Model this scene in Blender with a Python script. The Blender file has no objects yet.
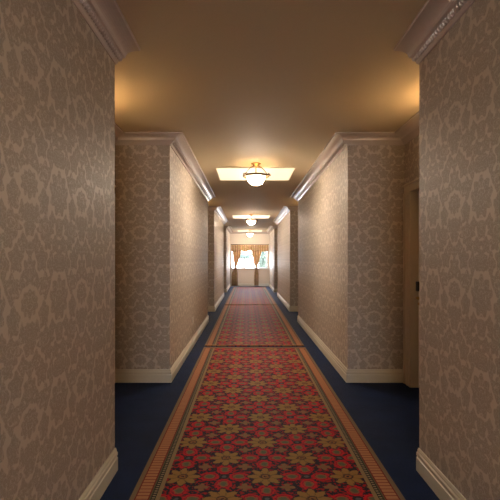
import bpy, bmesh, math, random
from mathutils import Vector
random.seed(7)
PI = math.pi
D = bpy.data
SC = bpy.context.scene
C = SC.collection

# ------------------------------------------------------------------ camera
EYE = 1.33
cam_data = D.cameras.new('camera')
cam = D.objects.new('camera', cam_data); C.objects.link(cam)
cam.location = (0, 0, EYE); cam.rotation_euler = (PI/2, 0, 0)
cam_data.sensor_width = 36; cam_data.lens = 36*440/500
cam_data.shift_x = 0.0056; cam_data.shift_y = 0.018
cam_data.clip_start = 0.02; cam_data.clip_end = 500
SC.camera = cam

# ------------------------------------------------------------------ world, daylight, exposure
SKY_STRENGTH = 4.5
W = D.worlds.new('sky'); SC.world = W; W.use_nodes = True
wn = W.node_tree.nodes; wl = W.node_tree.links
bg = wn['Background']
geo = wn.new('ShaderNodeTexCoord'); sep = wn.new('ShaderNodeSeparateXYZ'); ramp = wn.new('ShaderNodeValToRGB')
wl.new(geo.outputs['Generated'], sep.inputs[0]); wl.new(sep.outputs['Z'], ramp.inputs[0])
ramp.color_ramp.elements[0].position = 0.0; ramp.color_ramp.elements[0].color = (0.90, 0.93, 0.96, 1)
ramp.color_ramp.elements[1].position = 0.6; ramp.color_ramp.elements[1].color = (0.55, 0.72, 0.95, 1)
wl.new(ramp.outputs[0], bg.inputs['Color'])
bg.inputs['Strength'].default_value = SKY_STRENGTH

LAMP_UP = 0.5        # watts, uplight of each ceiling bowl
BOWL_GLOW = 52.0
PANEL_GLOW = 0.29
SCONCE_UP = 1.15
WARM = (1.0, 0.66, 0.34)
def daylight_portal(y, rx, x, z, w, h):
    ld = D.lights.new('daylight_portal', 'AREA'); ld.shape = 'RECTANGLE'; ld.size = w; ld.size_y = h
    ld.cycles.is_portal = True
    o = D.objects.new('daylight_portal', ld); C.objects.link(o); o.location = (x, y, z); o.rotation_euler = (rx, 0, 0)
daylight_portal(21.58, -PI/2, 0.115, 1.45, 1.77, 1.16)      # window at the far end
daylight_portal(-4.38, PI/2, 0.125, 1.65, 1.5, 1.3)         # added window behind the viewer, fills the near walls

SC.view_settings.view_transform = 'Standard'
SC.view_settings.look = 'None'
SC.view_settings.exposure = 2.08
SC.view_settings.gamma = 1.0
SC.view_settings.use_curve_mapping = False

# ------------------------------------------------------------------ layout (metres)
XL, XR = -0.835, 1.085           # hallway side walls
AL, AR = -1.445, 1.700           # back walls of the door recesses
CEIL = 2.655
YB, YE = -4.2, 21.4              # closed end behind, window end ahead
BLOCKS = [(-1.9, 2.774), (4.75, 9.36), (11.14, 15.70), (17.60, YE)]
RECESS = [(YB, -1.9), (2.774, 4.75), (9.36, 11.14), (15.70, 17.60)]

# ------------------------------------------------------------------ object helpers
def obj(name, bm, mat, parent=None, smooth=False):
    me = D.meshes.new(name); bm.normal_update(); bm.to_mesh(me); bm.free()
    if mat:
        for m in (mat if isinstance(mat, (list, tuple)) else [mat]): me.materials.append(m)
    if smooth:
        for p in me.polygons: p.use_smooth = True
    o = D.objects.new(name, me); C.objects.link(o)
    if parent: o.parent = parent
    return o

def tag(o, label=None, cat=None, group=None, kind=None):
    if label: o['label'] = label
    if cat: o['category'] = cat
    if group: o['group'] = group
    if kind: o['kind'] = kind
    return o

def thing(name, label, cat, loc=(0, 0, 0), rotz=0, group=None, kind=None):
    o = D.objects.new(name, None); C.objects.link(o)
    o.empty_display_size = 0.1
    o.location = loc; o.rotation_euler = (0, 0, rotz)
    return tag(o, label, cat, group, kind)

def copy_tree(o, parent=None):
    c = o.copy(); C.objects.link(c); c.parent = parent
    for ch in list(o.children): copy_tree(ch, c)
    return c

def box(bm, x0, x1, y0, y1, z0, z1, bev=0.0):
    v = [bm.verts.new((x, y, z)) for z in (z0, z1) for y in (y0, y1) for x in (x0, x1)]
    fs = [bm.faces.new([v[i] for i in q]) for q in
          ((0, 2, 3, 1), (4, 5, 7, 6), (0, 1, 5, 4), (2, 6, 7, 3), (0, 4, 6, 2), (1, 3, 7, 5))]
    if bev:
        es = list({e for f in fs for e in f.edges})
        bmesh.ops.bevel(bm, geom=es, offset=bev, segments=2, affect='EDGES', profile=0.6)

def lathe(bm, prof, seg=32, c=(0, 0, 0)):
    rings = []
    for r, z in prof:
        if r < 1e-5: rings.append([bm.verts.new((c[0], c[1], c[2]+z))])
        else: rings.append([bm.verts.new((c[0]+r*math.cos(2*PI*i/seg), c[1]+r*math.sin(2*PI*i/seg), c[2]+z)) for i in range(seg)])
    for a, b in zip(rings, rings[1:]):
        for i in range(seg):
            j = (i+1) % seg
            if len(a) == 1 and len(b) == 1: continue
            if len(a) == 1: bm.faces.new((a[0], b[j], b[i]))
            elif len(b) == 1: bm.faces.new((a[i], a[j], b[0]))
            else: bm.faces.new((a[i], a[j], b[j], b[i]))
    bmesh.ops.recalc_face_normals(bm, faces=bm.faces[:])

def tube(bm, pts, r, seg=10):
    pts = [Vector(p) for p in pts]; rings = []
    rr = r if isinstance(r, (list, tuple)) else [r]*len(pts)
    for i, p in enumerate(pts):
        t = (pts[min(i+1, len(pts)-1)] - pts[max(i-1, 0)]).normalized()
        up = Vector((0, 0, 1)) if abs(t.z) < 0.9 else Vector((1, 0, 0))
        a = t.cross(up).normalized(); b = t.cross(a)
        rings.append([bm.verts.new(p + rr[i]*(math.cos(2*PI*k/seg)*a + math.sin(2*PI*k/seg)*b)) for k in range(seg)])
    for a, b in zip(rings, rings[1:]):
        for k in range(seg):
            j = (k+1) % seg; bm.faces.new((a[k], a[j], b[j], b[k]))
    bm.faces.new(rings[0][::-1]); bm.faces.new(rings[-1])

def blob(bm, c, sx, sy, sz, u=10, v=6):
    r = bmesh.ops.create_uvsphere(bm, u_segments=u, v_segments=v, radius=1)
    for w in r['verts']: w.co = Vector((w.co.x*sx + c[0], w.co.y*sy + c[1], w.co.z*sz + c[2]))

def sweep(bm, path, prof, side):
    """profile (offset from wall, z) swept along an XY path with mitred corners; side=+1: hall right of the path"""
    uv = bm.loops.layers.uv.verify()
    P = [Vector(p) for p in path]; n = len(P); rings = []; L = [0]
    def nrm(a, b):
        d = (b-a).normalized(); return Vector((d.y, -d.x))*side
    for i in range(1, n): L.append(L[-1] + (P[i]-P[i-1]).length)
    for i in range(n):
        if i == 0: m = nrm(P[0], P[1])
        elif i == n-1: m = nrm(P[-2], P[-1])
        else:
            a, b = nrm(P[i-1], P[i]), nrm(P[i], P[i+1]); m = (a+b)/(1+a.dot(b))
        rings.append([bm.verts.new((P[i].x+m.x*o, P[i].y+m.y*o, z)) for o, z in prof])
    k = len(prof)
    for i in range(n-1):
        for j in range(k):
            q = (j+1) % k
            f = bm.faces.new((rings[i][j], rings[i+1][j], rings[i+1][q], rings[i][q]))
            for lp, w in zip(f.loops, ((L[i], j), (L[i+1], j), (L[i+1], j+1), (L[i], j+1))): lp[uv].uv = w
    bm.faces.new(rings[0]); bm.faces.new(rings[-1][::-1])
    bmesh.ops.recalc_face_normals(bm, faces=bm.faces[:])

# ------------------------------------------------------------------ node helpers
class Sh:
    def __init__(s, name):
        s.m = D.materials.new(name); s.m.use_nodes = True
        s.nt = s.m.node_tree; s.b = s.nt.nodes['Principled BSDF']
    def put(s, inp, v):
        if isinstance(v, bpy.types.NodeSocket): s.nt.links.new(v, inp)
        else: inp.default_value = v
    def M(s, op, *a):
        n = s.nt.nodes.new('ShaderNodeMath'); n.operation = op
        for i, v in enumerate(a): s.put(n.inputs[i], v)
        return n.outputs[0]
    def mix(s, f, a, b):
        n = s.nt.nodes.new('ShaderNodeMix'); n.data_type = 'RGBA'
        s.put(n.inputs[0], f)
        for i, v in ((6, a), (7, b)):
            if isinstance(v, tuple) and len(v) == 3: v = v + (1,)
            s.put(n.inputs[i], v)
        return n.outputs[2]
    def step(s, e, w):           # 1 where e < 0
        n = s.nt.nodes.new('ShaderNodeMapRange'); n.clamp = True
        s.put(n.inputs[0], e); n.inputs[1].default_value = -w; n.inputs[2].default_value = w
        n.inputs[3].default_value = 1; n.inputs[4].default_value = 0
        return n.outputs[0]
    def uv(s, obj_space=False):
        t = s.nt.nodes.new('ShaderNodeTexCoord'); sp = s.nt.nodes.new('ShaderNodeSeparateXYZ')
        s.nt.links.new(t.outputs['Object' if obj_space else 'UV'], sp.inputs[0])
        return sp.outputs[0], sp.outputs[1], t.outputs['Object' if obj_space else 'UV']
    def noise(s, vec, scale, detail=2.0):
        n = s.nt.nodes.new('ShaderNodeTexNoise'); n.inputs['Scale'].default_value = scale; n.inputs['Detail'].default_value = detail
        if vec is not None: s.nt.links.new(vec, n.inputs['Vector'])
        return n.outputs['Fac']
    def bump(s, h, strength, dist=0.002):
        n = s.nt.nodes.new('ShaderNodeBump'); n.inputs['Strength'].default_value = strength; n.inputs['Distance'].default_value = dist
        s.nt.links.new(h, n.inputs['Height']); s.nt.links.new(n.outputs[0], s.b.inputs['Normal'])
    def set(s, **k):
        for a, v in k.items():
            a = a.replace('_', ' ')
            if isinstance(v, tuple) and len(v) == 3: v = v + (1,)
            s.put(s.b.inputs[a], v)
        return s.m

def plain(name, col, rough=0.5, metal=0.0, nscale=60, nstr=0.05, **k):
    s = Sh(name); n = s.noise(s.uv(True)[2], nscale)
    dark = tuple(c*0.9 for c in col)
    s.bump(n, nstr, 0.001)
    return s.set(Base_Color=s.mix(n, dark, col), Roughness=rough, Metallic=metal, **k)

def wallpaper():
    s = Sh('damask_wallpaper'); u, v, vec = s.uv(); M = s.M
    a = M('ABSOLUTE', M('WRAP', M('SUBTRACT', u, 1.69), 0.265, -0.265))
    V = M('SUBTRACT', v, 1.158)
    mot = [(0, 0, .060, .050, 10, .09), (0, -.108, .045, .042, 5, .15), (0, .125, .048, .052, 7, .16), (0, .207, .026, .026, 4, .2),
           (.265, 0, .085, .088, 9, .13), (.265, -.145, .038, .046, 5, .12), (.265, .155, .050, .052, 6, .16),
           (.132, .062, .050, .048, 6, .18), (.118, -.055, .042, .050, 5, .16), (.135, -.160, .066, .046, 7, .18),
           (.100, .172, .045, .046, 5, .2), (.185, .150, .032, .046, 4, .2), (.225, .235, .036, .034, 5, .2), (.155, .242, .034, .030, 5, .2), (.052, .232, .030, .034, 4, .2), (.060, .075, .022, .030, 4, .2), (0, -.168, .040, .030, 5, .15), (.058, -.112, .020, .034, 3, .15), (.198, -.118, .026, .030, 4, .2)]
    best = None; halos = []
    for i, (cx, cy, rx, ry, n, k) in enumerate(mot):
        dx = M('DIVIDE', M('SUBTRACT', a, cx), rx)
        dy = M('DIVIDE', M('WRAP', M('SUBTRACT', V, cy), 0.23, -0.23), ry)
        r = M('SQRT', M('ADD', M('MULTIPLY', dx, dx), M('MULTIPLY', dy, dy)))
        th = M('ARCTAN2', dx, dy)
        e = M('MULTIPLY', M('SUBTRACT', r, M('MULTIPLY_ADD', M('COSINE', M('MULTIPLY', th, float(n))), k, 1.0)), min(rx, ry))
        if i in (0, 4):            # light halo outlining the medallion and the bouquet
            halos.append(M('SUBTRACT', (0.0075, 0.006)[i//4], M('MULTIPLY', M('ABSOLUTE', M('SUBTRACT', r, M('MULTIPLY_ADD', M('COSINE', M('MULTIPLY', th, float(n))), 0.05, (1.30, 1.20)[i//4]))), min(rx, ry))))
        if i in (0, 4, 7, 9):      # light ring inside the open flowers
            ring = M('SUBTRACT', 0.006 / min(rx, ry) * 0.55, M('ABSOLUTE', M('SUBTRACT', r, 0.45)))
            e = M('MAXIMUM', e, M('MULTIPLY', ring, min(rx, ry)*1.0))
        best = e if best is None else M('MINIMUM', best, e)
    warp = s.noise(vec, 55, 3)
    best = M('ADD', best, M('MULTIPLY', M('SUBTRACT', warp, 0.5), 0.018))
    best = M('SUBTRACT', best, 0.0032)
    for h in halos: best = M('MAXIMUM', best, h)
    fig = s.step(best, 0.0028)
    vein = s.noise(vec, 130, 1)
    fleck = M('MULTIPLY', s.step(M('SUBTRACT', 0.60, vein), 0.02), 0.45)
    cmb = s.nt.nodes.new('ShaderNodeCombineXYZ')       # mirrored coordinates keep the vines symmetric like the figures
    s.nt.links.new(a, cmb.inputs[0]); s.nt.links.new(M('WRAP', V, 0.23, -0.23), cmb.inputs[1])
    vine = M('SUBTRACT', M('ABSOLUTE', M('SUBTRACT', s.noise(cmb.outputs[0], 24, 1.5), 0.5)), 0.012)
    vine2 = M('SUBTRACT', M('ABSOLUTE', M('SUBTRACT', s.noise(cmb.outputs[0], 42, 1.0), 0.47)), 0.010)
    fleck = M('MAXIMUM', fleck, M('MULTIPLY', s.step(M('MINIMUM', vine, vine2), 0.008), 0.7))
    fig = M('MULTIPLY', fig, M('SUBTRACT', 1.0, fleck))
    col = s.mix(fig, (0.57, 0.49, 0.405), (0.375, 0.315, 0.257))
    s.bump(fig, 0.25, 0.001)
    return s.set(Base_Color=col, Roughness=M('MULTIPLY_ADD', fig, 0.08, 0.50), Specular_IOR_Level=0.40)

RX0, RX1 = -0.648, 0.868
def runner_mat():
    s = Sh('floral_runner_pile'); M = s.M
    x, y, vec = s.uv(); 
    X = M('SUBTRACT', x, (RX0+RX1)/2)
    per = 0.25
    wob = s.noise(vec, 60, 3)
    wv = M('MULTIPLY', M('SUBTRACT', wob, 0.5), 0.045)
    ax = M('ABSOLUTE', M('WRAP', M('ADD', X, wv), per, -per)); ay = M('ABSOLUTE', M('WRAP', M('SUBTRACT', y, 2.668), per, -per))
    sw = M('GREATER_THAN', M('ADD', ax, ay), per)
    def fold(q): return M('ADD', M('MULTIPLY', q, M('SUBTRACT', 1.0, sw)), M('MULTIPLY', M('SUBTRACT', per, q), sw))
    fx, fy = fold(ax), fold(ay)
    r = M('SQRT', M('ADD', M('MULTIPLY', fx, fx), M('MULTIPLY', fy, fy)))
    th = M('ARCTAN2', fy, fx)
    c8 = M('ABSOLUTE', M('COSINE', M('MULTIPLY', th, 4.0)))
    flower = M('SUBTRACT', r, M('MULTIPLY_ADD', M('POWER', c8, 1.6), 0.040, 0.068))
    c16 = M('COSINE', M('MULTIPLY', th, 16.0))
    mx, mn = M('MAXIMUM', fx, fy), M('MINIMUM', fx, fy)
    a = M('SUBTRACT', per, mx)
    pc, pd = M('MAXIMUM', a, mn), M('MINIMUM', a, mn)
    def ell(cx, rx, ry, px=pc, py=pd, cy=0.0):
        p = M('DIVIDE', M('SUBTRACT', px, cx), rx); q = M('DIVIDE', M('SUBTRACT', py, cy), ry)
        return M('MULTIPLY', M('SUBTRACT', M('SQRT', M('ADD', M('MULTIPLY', p, p), M('MULTIPLY', q, q))), 1.0), min(rx, ry))
    red = ell(0.092, 0.062, 0.050); redin = ell(0.088, 0.040, 0.036)
    rim = ell(0.088, 0.034, 0.027); grn = ell(0.088, 0.024, 0.018)
    hub = ell(0.0, 0.030, 0.030); hubc = ell(0.0, 0.014, 0.014)
    # small brown cross at the midpoints between flowers
    sx = M('SUBTRACT', fx, 0.125); sy = M('SUBTRACT', fy, 0.125)
    sr = M('SQRT', M('ADD', M('MULTIPLY', sx, sx), M('MULTIPLY', sy, sy)))
    sth = M('ARCTAN2', sy, sx)
    cross = M('SUBTRACT', sr, M('MULTIPLY_ADD', M('ABSOLUTE', M('COSINE', M('MULTIPLY', sth, 2.0))), 0.024, 0.020))
    navy = (0.014, 0.008, 0.022); R1 = (0.62, 0.004, 0.016); R2 = (0.36, 0.004, 0.012)
    gold = (0.34, 0.18, 0.045); olive = (0.20, 0.155, 0.075); green = (0.115, 0.125, 0.065); brown = (0.26, 0.125, 0.055)
    w = 0.003
    sp = s.noise(vec, 45, 1)
    col = s.mix(M('GREATER_THAN', sp, 0.54), navy, R2)
    col = s.mix(s.step(red, w), col, R1)
    col = s.mix(s.step(M('SUBTRACT', flower, 0.010), w), col, navy)
    col = s.mix(s.step(M('SUBTRACT', M('ABSOLUTE', redin), 0.0018), 0.0015), col, navy)
    col = s.mix(s.step(rim, w), col, brown); col = s.mix(s.step(grn, w), col, green)
    col = s.mix(s.step(hub, w), col, navy); col = s.mix(s.step(hubc, w), col, (0.10, 0.10, 0.12))
    col = s.mix(s.step(cross, w), col, brown)
    col = s.mix(s.step(flower, w), col, gold)
    pet = M('MULTIPLY', s.step(M('ADD', c8, -0.22), 0.08), M('GREATER_THAN', r, 0.035))
    pet = M('MULTIPLY', pet, s.step(flower, w))
    col = s.mix(M('MULTIPLY', pet, 0.8), col, (0.10, 0.075, 0.02))
    col = s.mix(s.step(M('SUBTRACT', r, 0.032), w), col, (0.06, 0.03, 0.02))
    col = s.mix(s.step(M('SUBTRACT', r, 0.022), w), col, (0.30, 0.13, 0.03))
    col = s.mix(s.step(M('SUBTRACT', r, 0.009), w), col, navy)
    # borders: distance from the runner's long edge
    d = M('SUBTRACT', (RX1-RX0)/2, M('ABSOLUTE', X))
    def lt(v): return M('LESS_THAN', d, v)
    tick = M('LESS_THAN', M('FRACT', M('MULTIPLY', y, 1/0.036)), 0.22)
    orange = s.mix(tick, (0.50, 0.225, 0.10), (0.22, 0.03, 0.02))
    bead = M('LESS_THAN', M('FRACT', M('MULTIPLY', y, 1/0.024)), 0.5)
    chk = s.mix(bead, (0.015, 0.015, 0.02), (0.32, 0.26, 0.15))
    col = s.mix(lt(0.167), col, (0.31, 0.215, 0.10))
    col = s.mix(lt(0.143), col, (0.03, 0.03, 0.02))
    col = s.mix(lt(0.138), col, chk)
    col = s.mix(lt(0.122), col, (0.03, 0.03, 0.02))
    col = s.mix(lt(0.116), col, (0.12, 0.10, 0.05))
    col = s.mix(lt(0.108), col, (0.22, 0.015, 0.015))
    col = s.mix(lt(0.101), col, orange)
    col = s.mix(lt(0.034), col, (0.20, 0.02, 0.018))
    col = s.mix(lt(0.027), col, (0.23, 0.155, 0.085))
    pile = s.noise(vec, 260, 2)
    col = s.mix(M('MULTIPLY', pile, 0.35), col, (0.015, 0.008, 0.008))
    s.bump(pile, 0.5, 0.003)
    return s.set(Base_Color=col, Roughness=0.62, Specular_IOR_Level=0.08, Sheen_Weight=0.0, Sheen_Roughness=0.35)

def floor_mat():
    s = Sh('navy_carpet'); x, y, vec = s.uv(True)
    big = s.noise(vec, 5, 3); fine = s.noise(vec, 230, 2)
    col = s.mix(big, (0.002, 0.008, 0.034), (0.006, 0.022, 0.090))
    col = s.mix(s.M('MULTIPLY', fine, 0.4), col, (0.003, 0.005, 0.012))
    s.bump(fine, 0.5, 0.003)
    return s.set(Base_Color=col, Roughness=0.65, Specular_IOR_Level=0.10, Sheen_Weight=0.03, Sheen_Roughness=0.4, Sheen_Tint=(0.35, 0.55, 1.0))

def curtain_mat():
    s = Sh('gold_curtain_silk'); x, y, vec = s.uv(True); M = s.M
    st = M('FRACT', M('MULTIPLY', x, 9.0))
    col = s.mix(M('GREATER_THAN', st, 0.55), (0.68, 0.48, 0.32), (0.50, 0.29, 0.19))
    col = s.mix(M('GREATER_THAN', s.noise(vec, 14), 0.56), col, (0.50, 0.40, 0.16))
    m = s.set(Base_Color=col, Roughness=0.6, Sheen_Weight=0.2)
    tr = s.nt.nodes.new('ShaderNodeBsdfTranslucent'); s.nt.links.new(col, tr.inputs['Color'])
    mx = s.nt.nodes.new('ShaderNodeMixShader'); mx.inputs[0].default_value = 0.4
    out = s.nt.nodes['Material Output']
    s.nt.links.new(s.b.outputs[0], mx.inputs[1]); s.nt.links.new(tr.outputs[0], mx.inputs[2]); s.nt.links.new(mx.outputs[0], out.inputs['Surface'])
    return m

def emit(name, col, strength, mott=0.0):
    s = Sh(name); n = s.noise(s.uv(True)[2], 18, 3)
    c2 = tuple(c*(1-mott) for c in col)
    return s.set(Base_Color=(0.8, 0.7, 0.55), Roughness=0.3, Emission_Color=s.mix(n, c2, col), Emission_Strength=strength)

M_WALL = wallpaper()
M_CEIL = plain('ceiling_paint', (0.60, 0.49, 0.315), 0.75, nscale=120)
M_FLOOR = floor_mat()
M_RUN = runner_mat()
M_CROWN = plain('crown_gloss_paint', (0.58, 0.50, 0.45), 0.21, nscale=40, nstr=0.12)
M_BASE = plain('baseboard_paint', (0.66, 0.59, 0.45), 0.4)
M_CASE = plain('casing_paint', (0.60, 0.51, 0.38), 0.4)
M_DOOR = plain('door_paint', (0.58, 0.49, 0.36), 0.4)
M_BRASS = plain('aged_brass', (0.55, 0.36, 0.14), 0.28, 1.0)
M_BLACK = plain('black_plastic', (0.012, 0.012, 0.012), 0.35)
M_GOLD = plain('antique_gold_metal', (0.30, 0.17, 0.06), 0.38, 0.9)
M_BOWL = emit('alabaster_bowl_glass', (1.0, 0.83, 0.65), BOWL_GLOW, 0.35)
M_BOWLIN = emit('alabaster_bowl_dim_inside', (1.0, 0.78, 0.50), 1.0, 0.35)  # same bowl glass, glow turned down on its inner faces
M_PANEL = emit('lit_diffuser', (1.0, 0.84, 0.50), PANEL_GLOW, 0.04)
M_SHADE = emit('sconce_glass', (1.0, 0.66, 0.32), 2.0, 0.2)
M_FRAME = plain('white_window_paint', (0.80, 0.79, 0.77), 0.4)
M_LOWER = plain('pale_end_wall_paint', (0.80, 0.72, 0.66), 0.55)
M_PLASTIC = plain('white_plastic', (0.75, 0.73, 0.68), 0.4)
M_CURT = curtain_mat()
M_CORD = plain('gold_cord', (0.50, 0.33, 0.14), 0.5)
M_ROD = plain('dark_bronze', (0.05, 0.03, 0.02), 0.4, 0.6)
s = Sh('window_glass'); M_GLASS = s.set(Base_Color=(1, 1, 1), Roughness=0.0, Transmission_Weight=1.0, IOR=1.01, Specular_IOR_Level=0.3)

# ------------------------------------------------------------------ structure
def wall_uvs(o, side):
    me = o.data; uv = me.uv_layers.new(name='UVMap') if not me.uv_layers else me.uv_layers[0]
    for p in me.polygons:
        n = p.normal
        for li in p.loop_indices:
            c = me.vertices[me.loops[li].vertex_index].co
            if abs(n.x) > 0.7: u = c.y if side == 'left' else c.y - 0.085
            elif abs(n.y) > 0.7: u = c.x + (1.155 if side == 'left' else -1.37) + 1.69
            else: u = c.x
            uv.data[li].uv = (u, c.z)

DOOR_W, DOOR_H, REV = 0.93, 2.03, 0.07
def door_span(r): return (r[1]-0.20-DOOR_W, r[1]-0.20)
def make_wall(side):
    sg = -1 if side == 'left' else 1
    xi, xa = (XL, AL) if side == 'left' else (XR, AR)
    xo = xa + sg*0.30
    bm = bmesh.new()
    def bx(xa_, xb_, *r): box(bm, min(xa_, xb_), max(xa_, xb_), *r)
    for y0, y1 in BLOCKS: bx(xi, xo, y0, y1, 0, CEIL)
    for r in RECESS:
        d0, d1 = door_span(r)
        if r[0] < 0: bx(xa, xo, r[0], r[1], 0, CEIL); continue
        bx(xa, xo, r[0], d0, 0, CEIL); bx(xa, xo, d1, r[1], 0, CEIL)
        bx(xa, xo, d0, d1, DOOR_H, CEIL); bx(xa + sg*(REV+0.05), xo, d0, d1, 0, DOOR_H)
    o = obj('wall_'+side, bm, M_WALL)
    wall_uvs(o, side)
    return tag(o, 'taupe damask papered %s wall of the hallway with recessed doorways' % side, 'wall', kind='structure')
make_wall('left'); make_wall('right')

bm = bmesh.new(); box(bm, AL-0.3, AR+0.3, YB-0.2, YE+0.2, -0.12, 0)
tag(obj('floor', bm, M_FLOOR), 'dark navy blue carpet along both sides of the red runners', 'floor', kind='structure')
bm = bmesh.new(); box(bm, AL-0.3, AR+0.3, YB-0.2, YE+0.2, CEIL, CEIL+0.12)
tag(obj('ceiling', bm, M_CEIL), 'warm beige painted hallway ceiling', 'ceiling', kind='structure')
bm = bmesh.new()
box(bm, AL-0.3, -0.625, YB-0.2, YB, 0, CEIL); box(bm, 0.875, AR+0.3, YB-0.2, YB, 0, CEIL)
box(bm, -0.625, 0.875, YB-0.2, YB, 0, 1.0); box(bm, -0.625, 0.875, YB-0.2, YB, 2.3, CEIL)
o = tag(obj('wall_back', bm, M_WALL), 'damask papered wall closing the hallway behind the viewer', 'wall', kind='structure'); wall_uvs(o, 'left')

# end wall with window opening
WX0, WX1, WZ0, WZ1 = -0.77, 1.00, 0.87, 2.03
bm = bmesh.new()
box(bm, AL-0.3, WX0, YE, YE+0.2, 0, CEIL); box(bm, WX1, AR+0.3, YE, YE+0.2, 0, CEIL)
box(bm, WX0, WX1, YE, YE+0.2, 0, WZ0); box(bm, WX0, WX1, YE, YE+0.2, WZ1, CEIL)
tag(obj('wall_front', bm, M_LOWER), 'pale end wall around and below the bright window', 'wall', kind='structure')

# crown mouldings
def crown_prof():
    p = [(0, CEIL), (0, CEIL-0.098), (0.010, CEIL-0.100), (0.016, CEIL-0.094), (0.020, CEIL-0.086),
         (0.054, CEIL-0.056), (0.058, CEIL-0.062), (0.066, CEIL-0.058), (0.068, CEIL-0.050)]
    for i in range(9):
        t = i/8*PI/2
        p.append((0.070 + 0.078*(1-math.cos(t)) , CEIL-0.048 + 0.034*math.sin(t)))
    p += [(0.156, CEIL-0.014), (0.162, CEIL-0.010), (0.162, CEIL)]
    return p
def beads(bm, path, side):
    for (a, b) in zip(path, path[1:]):
        a = Vector(a); b = Vector(b); d = (b-a); L = d.length; d.normalize(); nn = Vector((d.y, -d.x))*side
        k = int(L/0.030)
        for i in range(k):
            c = a + d*(i+0.5)*L/k + nn*0.037
            ux, uy = abs(d.x), abs(d.y)
            blob(bm, (c.x, c.y, CEIL-0.071), 0.010*ux+0.017*uy, 0.010*uy+0.017*ux, 0.017, 6, 4)
BASE = [(0, 0), (0.020, 0), (0.020, 0.082), (0.014, 0.086), (0.014, 0.092), (0.019, 0.096), (0.019, 0.112), (0.012, 0.120), (0.012, 0.127), (0.007, 0.140), (0, 0.140)]
ti = 0
for side, xi, xa, s_ in (('left', XL, AL, 1), ('right', XR, AR, -1)):
    for bi, ((y0, y1), r) in enumerate(zip(BLOCKS, RECESS)):
        ye = y1 - (0.001 if y1 == YE else 0)
        path = [(xa, r[0]), (xa, y0), (xi, y0), (xi, ye)]
        bm = bmesh.new(); sweep(bm, path, crown_prof(), s_)
        beads(bm, path[-2:], s_)
        ti += 1
        where = ['nearest the viewer', 'over the first long wall beyond the near recess', 'over the second long wall', 'running to the window end'][bi]
        o = tag(obj('trim_%d' % ti, bm, M_CROWN), 'glossy beige beaded crown moulding on the %s side, %s' % (side, where), 'crown moulding', kind='structure')
        bm = bmesh.new(); sweep(bm, [(xa, y0), (xi, y0), (xi, ye)], BASE, s_)
        o = tag(obj('baseboard_'+side, bm, M_BASE), 'cream stepped baseboard on the %s wall, %s' % (side, ['nearest the viewer', 'around the first projecting wall', 'around the second projecting wall', 'running to the window end'][bi]), 'baseboard', kind='structure')
bm = bmesh.new(); sweep(bm, [(XL, YE), (XR, YE)], crown_prof(), 1)
tag(obj('trim_%d' % (ti+1), bm, M_CROWN), 'crown moulding above the end window', 'crown moulding', kind='structure')
bm = bmesh.new(); sweep(bm, [(XL+0.02, YE), (XR-0.02, YE)], BASE, 1)
tag(obj('baseboard_front', bm, M_FRAME), 'white baseboard under the end window', 'baseboard', kind='structure')

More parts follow.
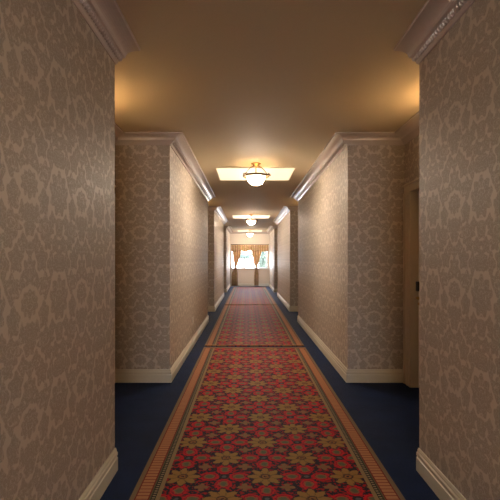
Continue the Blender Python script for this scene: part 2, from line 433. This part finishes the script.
# ------------------------------------------------------------------ doors in the recesses
di = 0
for side, xa, sg in (('left', AL, -1), ('right', AR, 1)):
    for k, r in enumerate(RECESS[1:]):
        d0, d1 = door_span(r); di += 1
        root = thing('door_%d' % di, 'cream panelled door in the %s %s recess' % (['first', 'second', 'third'][k], side), 'door', (xa, d1, 0), kind='structure')
        # local frame: x away from the hall = +sg, y relative to d1
        def lb(bm, a, b, y0, y1, z0, z1, bev=0): box(bm, min(sg*a, sg*b), max(sg*a, sg*b), y0, y1, z0, z1, bev)
        bm = bmesh.new(); lb(bm, REV, REV+0.045, -DOOR_W+0.002, -0.002, 0.006, DOOR_H-0.004)
        for z0, z1 in ((0.2, 0.85), (1.0, 1.85)):
            for a, b in ((-DOOR_W+0.13, -DOOR_W/2-0.05), (-DOOR_W/2+0.05, -0.13)):
                lb(bm, REV-0.008, REV+0.01, a, b, z0, z1, 0.006)
        obj('door_panel', bm, M_DOOR, root)
        bm = bmesh.new()       # casing: wide stepped boards on the wall face plus the lining of the reveal
        cw = 0.172
        for a, b in ((0.0, cw), (-DOOR_W-cw, -DOOR_W)):
            s1 = 1 if a >= 0 else -1
            lb(bm, -0.018, 0.0, a, b, 0, DOOR_H, 0.003)
            e0, e1 = (b-0.03, b) if s1 > 0 else (a, a+0.03)
            lb(bm, -0.030, -0.012, e0, e1, 0, DOOR_H, 0.004)
            m0 = (a+b)/2; lb(bm, -0.023, -0.012, m0-0.02, m0+0.02, 0, DOOR_H, 0.004)
        lb(bm, -0.018, 0.0, -DOOR_W-cw, cw, DOOR_H, DOOR_H+0.075, 0.003)
        lb(bm, -0.040, 0.0, -DOOR_W-cw-0.01, cw+0.01, DOOR_H+0.068, DOOR_H+0.088, 0.006)
        lb(bm, 0.0, REV+0.045, -0.0015, 0.0, 0, DOOR_H)
        obj('door_casing', bm, M_CASE, root)
        bm = bmesh.new()
        lb(bm, REV-0.040, REV, -0.085, -0.030, 1.00, 1.10, 0.006)
        obj('card_lock', bm, M_BLACK, root)
        bm = bmesh.new()
        lb(bm, REV-0.010, REV, -0.082, -0.038, 0.84, 0.99, 0.004)
        tube(bm, [(sg*(REV-0.005), -0.06, 0.935), (sg*(REV-0.055), -0.06, 0.935)], 0.011)
        tube(bm, [(sg*(REV-0.052), -0.052, 0.936), (sg*(REV-0.058), -0.10, 0.934), (sg*(REV-0.055), -0.17, 0.928)], [0.010, 0.009, 0.007])
        blob(bm, (sg*(REV-0.018), -0.06, 0.872), 0.012, 0.014, 0.014)
        obj('door_handle', bm, M_BRASS, root, True)
        # sconce beside the door, lighting the recess ceiling
        loc = (xa, r[0]+0.72 if k == 0 else r[0]+0.62, 2.26)
        sc = thing('wall_sconce', 'warm glass uplight sconce inside the %s %s recess' % (['first', 'second', 'third'][k], side), 'wall lamp', loc, group='recess sconces')
        bm = bmesh.new(); lb(bm, -0.018, 0.0, -0.05, 0.05, -0.09, 0.07, 0.006)
        tube(bm, [(-sg*0.012, 0, -0.05), (-sg*0.06, 0, -0.075), (-sg*0.10, 0, -0.05)], 0.008)
        obj('mount', bm, M_GOLD, sc)
        bm = bmesh.new(); lathe(bm, [(0.0, -0.05), (0.05, -0.04), (0.085, 0.0), (0.10, 0.05), (0.096, 0.05), (0.08, 0.004), (0.046, -0.034), (0.0, -0.044)], 24, (-sg*0.115, 0, 0))
        obj('shade', bm, M_SHADE, sc, True)
        ld = D.lights.new('sconce_bulb', 'POINT'); ld.energy = SCONCE_UP; ld.color = WARM; ld.shadow_soft_size = 0.03
        lo = D.objects.new('sconce_bulb', ld); C.objects.link(lo); lo.parent = sc; lo.location = (-sg*0.115, 0, 0.03)

# ------------------------------------------------------------------ runners
def runner(y0, y1, label):
    bm = bmesh.new(); uv = bm.loops.layers.uv.verify()
    box(bm, RX0, RX1, y0, y1, 0.0, 0.011)
    for f in bm.faces:
        for lp in f.loops: lp[uv].uv = (lp.vert.co.x, lp.vert.co.y)
    o = obj('carpet_runner', bm, M_RUN); tag(o, label, 'rug', 'floral runners laid end to end')
    for a, b in ((y0, y0+0.05), (y1-0.05, y1)):
        bm = bmesh.new(); box(bm, RX0+0.002, RX1-0.002, a+(0.002 if a == y0 else 0), b-(0.002 if b == y1 else 0), 0.0105, 0.0135, 0.001)
        e = obj('end_binding', bm, M_BIND, o); e['label'] = 'gold and rust binding across the runner end'
    return o
M_BIND = plain('rust_gold_binding', (0.30, 0.15, 0.055), 0.8, nscale=90)
runner(-3.6, 6.555, 'red floral runner with gold border closest to the viewer')
runner(6.705, 12.60, 'red floral runner between the two cross gaps in mid hallway')
runner(12.72, 20.55, 'farthest red floral runner, ending at the window wall')

# ------------------------------------------------------------------ ceiling lights and panels
CX = 0.122
def make_light():
    root = thing('ceiling_light', 'x', 'ceiling light', (0, 0, 0))
    bm = bmesh.new(); lathe(bm, [(0, 0), (0.070, 0), (0.070, -0.006), (0.062, -0.014), (0.046, -0.019), (0.040, -0.028), (0.016, -0.036), (0.012, -0.046), (0, -0.048)], 32)
    obj('canopy', bm, M_GOLD, root, True)
    bm = bmesh.new(); tube(bm, [(0, 0, -0.04), (0, 0, -0.305)], 0.0055); obj('stem', bm, M_GOLD, root, True)
    for k in range(3):
        a = 2*PI*k/3 + PI/2; bm = bmesh.new(); pts = []
        for i in range(9):
            t = i/8; rr = 0.03 + 0.145*t + 0.012*math.sin(PI*t); z = -0.035 - 0.135*t**1.25
            pts.append((rr*math.cos(a), rr*math.sin(a), z))
        tube(bm, pts, 0.0050, 8)
        obj('hanging_rod', bm, M_GOLD, root, True)
    bm = bmesh.new(); lathe(bm, [(0.168, -0.185), (0.178, -0.188), (0.184, -0.182), (0.181, -0.176), (0.186, -0.170), (0.180, -0.162), (0.170, -0.163), (0.168, -0.185)], 48)
    obj('ring', bm, M_GOLD, root, True)
    for k in range(3):     # leaf and scroll ornaments on the ring
        a = 2*PI*k/3 + PI/6 - 0.9; ca, sa = math.cos(a), math.sin(a); bm = bmesh.new()
        for s1 in (-1, 1):
            pts = []
            for i in range(12):
                t = i/11*1.6*PI; q = 0.026*(1-t/(2.2*PI))
                w = s1*(0.030 - q*math.cos(t)*0.9); h = -0.172 + q*math.sin(t)
                pts.append((0.187*ca - w*sa + 0.004*ca, 0.187*sa + w*ca + 0.004*sa, h))
            tube(bm, pts, 0.0045, 8)
        blob(bm, (0.190*ca, 0.190*sa, -0.168), 0.012, 0.012, 0.020)
        blob(bm, (0.205*ca, 0.205*sa, -0.178), 0.016, 0.016, 0.007)
        obj('scroll_ornament', bm, M_GOLD, root, True)
    bm = bmesh.new(); prof = []
    for i in range(13):
        t = i/12*PI/2; prof.append((0.120*math.sin(t)**0.92 if t else 0, -0.306 + 0.112*(1-math.cos(t))**0.95))
    prof += [(0.126, -0.188), (0.118, -0.189)]
    for i in range(12, -1, -1):
        t = i/12*PI/2; prof.append((0.113*math.sin(t)**0.92 if t else 0, -0.299 + 0.105*(1-math.cos(t))**0.95))
    lathe(bm, prof, 40)
    for f in bm.faces:                       # inner faces set to a dimmer glow to limit the ceiling halo
        c = f.calc_center_median(); rr = math.hypot(c.x, c.y)
        if f.normal.x*c.x + f.normal.y*c.y + f.normal.z*(c.z+0.19) < 0: f.material_index = 1
    obj('bowl', bm, [M_BOWL, M_BOWLIN], root, True)
    for k in range(3):
        a = 2*PI*k/3 + PI/2; bm = bmesh.new()
        tube(bm, [(0.172*math.cos(a), 0.172*math.sin(a), -0.181), (0.121*math.cos(a), 0.121*math.sin(a), -0.186)], 0.004, 8)
        obj('bowl_clip', bm, M_GOLD, root, True)
    bm = bmesh.new(); lathe(bm, [(0, -0.304), (0.026, -0.305), (0.030, -0.311), (0.016, -0.318), (0.011, -0.324), (0.006, -0.332), (0, -0.334)], 20)
    obj('finial', bm, M_GOLD, root, True)
    ld = D.lights.new('bowl_bulb', 'POINT'); ld.energy = LAMP_UP; ld.color = WARM; ld.shadow_soft_size = 0.06
    lo = D.objects.new('bowl_bulb', ld); C.objects.link(lo); lo.parent = root; lo.location = (0.03, 0.03, -0.22)
    return root
def make_panel(L):
    root = thing('ceiling_panel_light', 'x', 'ceiling light', (0, 0, 0))
    bm = bmesh.new(); w = 0.57
    for q in ((-w-0.012, w+0.012, -0.012, 0.0), (-w-0.012, w+0.012, L, L+0.012), (-w-0.012, -w, 0, L), (w, w+0.012, 0, L)):
        box(bm, *q, -0.006, 0.0)
    obj('frame', bm, M_PANELFRAME, root)
    bm = bmesh.new(); box(bm, -w, w, 0, L, -0.004, -0.0005); obj('diffuser', bm, M_PANEL, root)
    return root
M_PANELFRAME = plain('panel_frame_paint', (0.72, 0.60, 0.42), 0.5)
l0 = make_light(); p0 = make_panel(0.98)
spots = [(6.10, 6.40, 'nearest to the viewer'), (13.10, 13.32, 'middle one along the hallway'), (19.95, 20.32, 'farthest, in front of the end window'), (-1.15, -0.85, 'behind the viewer')]
for i, (yl, yp, w) in enumerate(spots):
    a = l0 if i == 0 else copy_tree(l0); b = p0 if i == 0 else copy_tree(p0)
    a.location = (CX, yl, CEIL); b.location = (CX, yp, CEIL)
    a['label'] = 'gold semi-flush ceiling light with glowing glass bowl, ' + w; a['group'] = 'bowl ceiling lights'
    b['label'] = 'flat cream lit ceiling panel behind the bowl light, ' + w; b['group'] = 'lit ceiling panels'

# ------------------------------------------------------------------ wall outlet
root = thing('wall_outlet', 'small white electrical outlet low on the left wall', 'outlet', (XL, 6.76, 0.387))
bm = bmesh.new(); box(bm, 0, 0.006, -0.036, 0.036, -0.058, 0.058, 0.003); obj('cover_plate', bm, M_PLASTIC, root)
for z in (-0.025, 0.025):
    bm = bmesh.new(); box(bm, 0.005, 0.009, -0.017, 0.017, z-0.014, z+0.014, 0.002)
    box(bm, 0.0085, 0.0094, -0.008, -0.006, z-0.006, z+0.006); box(bm, 0.0085, 0.0094, 0.006, 0.008, z-0.006, z+0.006)
    obj('socket', bm, M_PLASTIC, root)

# ------------------------------------------------------------------ end window, curtains, valance
root = thing('window_1', 'bright white framed window closing the far end of the hallway', 'window', ((WX0+WX1)/2, YE, WZ0), kind='structure')
ox, oz = (WX0+WX1)/2, WZ0
def wb(bm, x0, x1, y0, y1, z0, z1, bev=0): box(bm, x0-ox, x1-ox, y0, y1, z0-oz, z1-oz, bev)
bm = bmesh.new(); MX = 0.335; t = 0.035
wb(bm, WX0, WX0+t, 0.04, 0.12, WZ0, WZ1); wb(bm, WX1-t, WX1, 0.04, 0.12, WZ0, WZ1)
wb(bm, WX0+t, WX1-t, 0.04, 0.12, WZ0, WZ0+t); wb(bm, WX0+t, WX1-t, 0.04, 0.12, WZ1-t, WZ1)
wb(bm, MX-0.025, MX+0.025, 0.04, 0.12, WZ0+t, WZ1-t)
obj('window_frame', bm, M_FRAME, root)
bm = bmesh.new(); wb(bm, WX0-0.03, WX1+0.03, -0.06, 0.04, WZ0-0.025, WZ0+0.008, 0.006); obj('window_sill', bm, M_FRAME, root)
for a, b in ((WX0+t, MX-0.025), (MX+0.025, WX1-t)):
    bm = bmesh.new(); wb(bm, a, b, 0.078, 0.084, WZ0+t, WZ1-t); obj('window_pane', bm, M_GLASS, root)

root = thing('added_rear_window', 'added white framed window behind the viewer, lighting the near walls', 'window', (0.125, YB-0.1, 1.0), kind='structure')  # unseen window, added to bring neutral daylight onto the near walls
bm = bmesh.new()
for a, b in ((-0.75, -0.70), (-0.025, 0.025), (0.70, 0.75)): box(bm, a, b, -0.04, 0.04, 0, 1.3)
for a, b in ((-0.70, -0.025), (0.025, 0.70)):
    box(bm, a, b, -0.04, 0.04, 0, 0.05); box(bm, a, b, -0.04, 0.04, 1.25, 1.3)
obj('window_frame', bm, M_FRAME, root)
for a, b in ((-0.70, -0.025), (0.025, 0.70)):
    bm = bmesh.new(); box(bm, a, b, -0.003, 0.003, 0.05, 1.25); obj('window_pane', bm, M_GLASS, root)

def px(x): return (x-247.2)/20.8
def curtain(name, xtop0, xtop1, xtie, xb0, xb1, label, ph):
    root = thing(name, label, 'curtain', (px(xtie), YE-0.13, 0), group='tied curtains at the end window')
    zt, ztie, zb = 1.93, 0.95, 0.05
    bm = bmesh.new(); nx, nz = 44, 40; g = []
    for j in range(nz+1):
        z = zt + (zb-zt)*j/nz
        if z > ztie:
            f = ((z-ztie)/(zt-ztie)); e = f**0.85
            l = px(xtie)-0.045 + (px(xtop0)-px(xtie)+0.045)*e; r = px(xtie)+0.045 + (px(xtop1)-px(xtie)-0.045)*e
        else:
            f = min(1, (ztie-z)/0.35); f = f*f*(3-2*f)
            l = px(xtie)-0.045 + (px(xb0)-px(xtie)+0.045)*f; r = px(xtie)+0.045 + (px(xb1)-px(xtie)-0.045)*f
        row = []
        amp = 0.014 + 0.022*min(1, (r-l)/0.4)
        for i in range(nx+1):
            q = i/nx; row.append(bm.verts.new((l+(r-l)*q-px(xtie), amp*math.sin(q*2*PI*6+ph)+0.006*math.sin(z*9+q*5), z)))
        g.append(row)
    for j in range(nz):
        for i in range(nx): bm.faces.new((g[j][i], g[j+1][i], g[j+1][i+1], g[j][i+1]))
    o = obj('curtain_cloth', bm, M_CURT, root, True)
    md = o.modifiers.new('thickness', 'SOLIDIFY'); md.thickness = 0.004
    bm = bmesh.new()
    pts = [(0.062*math.cos(2*PI*i/24), 0.036*math.sin(2*PI*i/24), ztie+0.01*math.cos(2*PI*i/24)) for i in range(25)]
    tube(bm, pts, 0.011, 8); tube(bm, [(0.03, -0.045, ztie), (0.034, -0.05, ztie-0.12)], [0.008, 0.016], 8)
    obj('tieback', bm, M_CORD, root, True)
curtain('curtain', 231.6, 242.8, 235.6, 231.7, 237.6, 'gold tied curtain at the left edge of the end window', 0.3)
curtain('curtain', 250.3, 263.2, 256.4, 254.2, 258.6, 'gold tied curtain over the middle post of the end window', 1.1)

root = thing('valance', 'gold scalloped fabric valance across the top of the end window', 'valance', (0, YE-0.20, 0))
bm = bmesh.new(); n = 160; x0, x1 = -0.77, 1.03; rows = []
for j in range(7):
    row = []
    for i in range(n+1):
        q = i/n; x = x0+(x1-x0)*q
        low = 1.735 - 0.05*abs(math.sin(q*PI*4))
        z = 2.01 + (low-2.01)*j/6
        row.append(bm.verts.new((x, 0.012*math.sin(q*2*PI*22)*(0.5+j/12), z)))
    rows.append(row)
for j in range(6):
    for i in range(n): bm.faces.new((rows[j][i], rows[j+1][i], rows[j+1][i+1], rows[j][i+1]))
o = obj('valance_cloth', bm, M_CURT, root, True); md = o.modifiers.new('thickness', 'SOLIDIFY'); md.thickness = 0.004
bm = bmesh.new(); tube(bm, [(x0-0.02, 0.02, 2.02), (x1+0.02, 0.02, 2.02)], 0.016)
for x in (-0.7, 0.95): tube(bm, [(x, 0.02, 2.02), (x, 0.20, 2.02)], 0.010)
obj('curtain_rod', bm, M_ROD, root, True)

# ------------------------------------------------------------------ outside the window
s = Sh('sunlit_leaves'); n = s.noise(s.uv(True)[2], 6, 3)
M_LEAF = s.set(Base_Color=s.mix(n, (0.07, 0.09, 0.065), (0.18, 0.20, 0.15)), Roughness=0.6)
M_BARK = plain('bark', (0.20, 0.15, 0.11), 0.9)
M_GROUND = plain('pale_paving', (0.55, 0.55, 0.53), 0.9, nscale=4)
bm = bmesh.new(); box(bm, -30, 30, YE+0.6, YE+60, -3.3, -3.2)
box(bm, -30, 30, YB-40, YB-0.6, -3.3, -3.2)
tag(obj('ground', bm, M_GROUND), 'pale sunlit paving outside the end window', 'ground', kind='structure')
def tree(x, y, h, r, rv, label):
    root = thing('tree', label, 'tree', (x, y, -3.2), group='trees outside the end window')
    bm = bmesh.new(); tube(bm, [(0, 0, 0), (0.05, 0, h*0.3), (0, 0.1, h*0.75)], [0.16, 0.12, 0.05], 10); obj('trunk', bm, M_BARK, root, True)
    bm = bmesh.new()
    for i in range(900):
        while True:
            v = Vector((random.uniform(-1, 1), random.uniform(-1, 1), random.uniform(-1, 1)))
            if 0.3 < v.length < 1: break
        c = Vector((v.x*r*(0.9+0.2*math.sin(5*v.z)), v.y*r, h*0.72 + v.z*rv))
        a = Vector((random.gauss(0, 1), random.gauss(0, 1), random.gauss(0, 1))).normalized()*0.11
        b = a.orthogonal().normalized()*0.06
        bm.faces.new([bm.verts.new(c+q) for q in (a, b, -a, -b)])
    obj('foliage', bm, M_LEAF, root)
tree(1.08, YE+6.5, 6.25, 0.5, 0.62, 'grey-green tree seen through the right pane of the end window')
tree(-0.3, YE+24, 6.8, 1.1, 0.35, 'distant pale tree seen through the left pane of the end window')
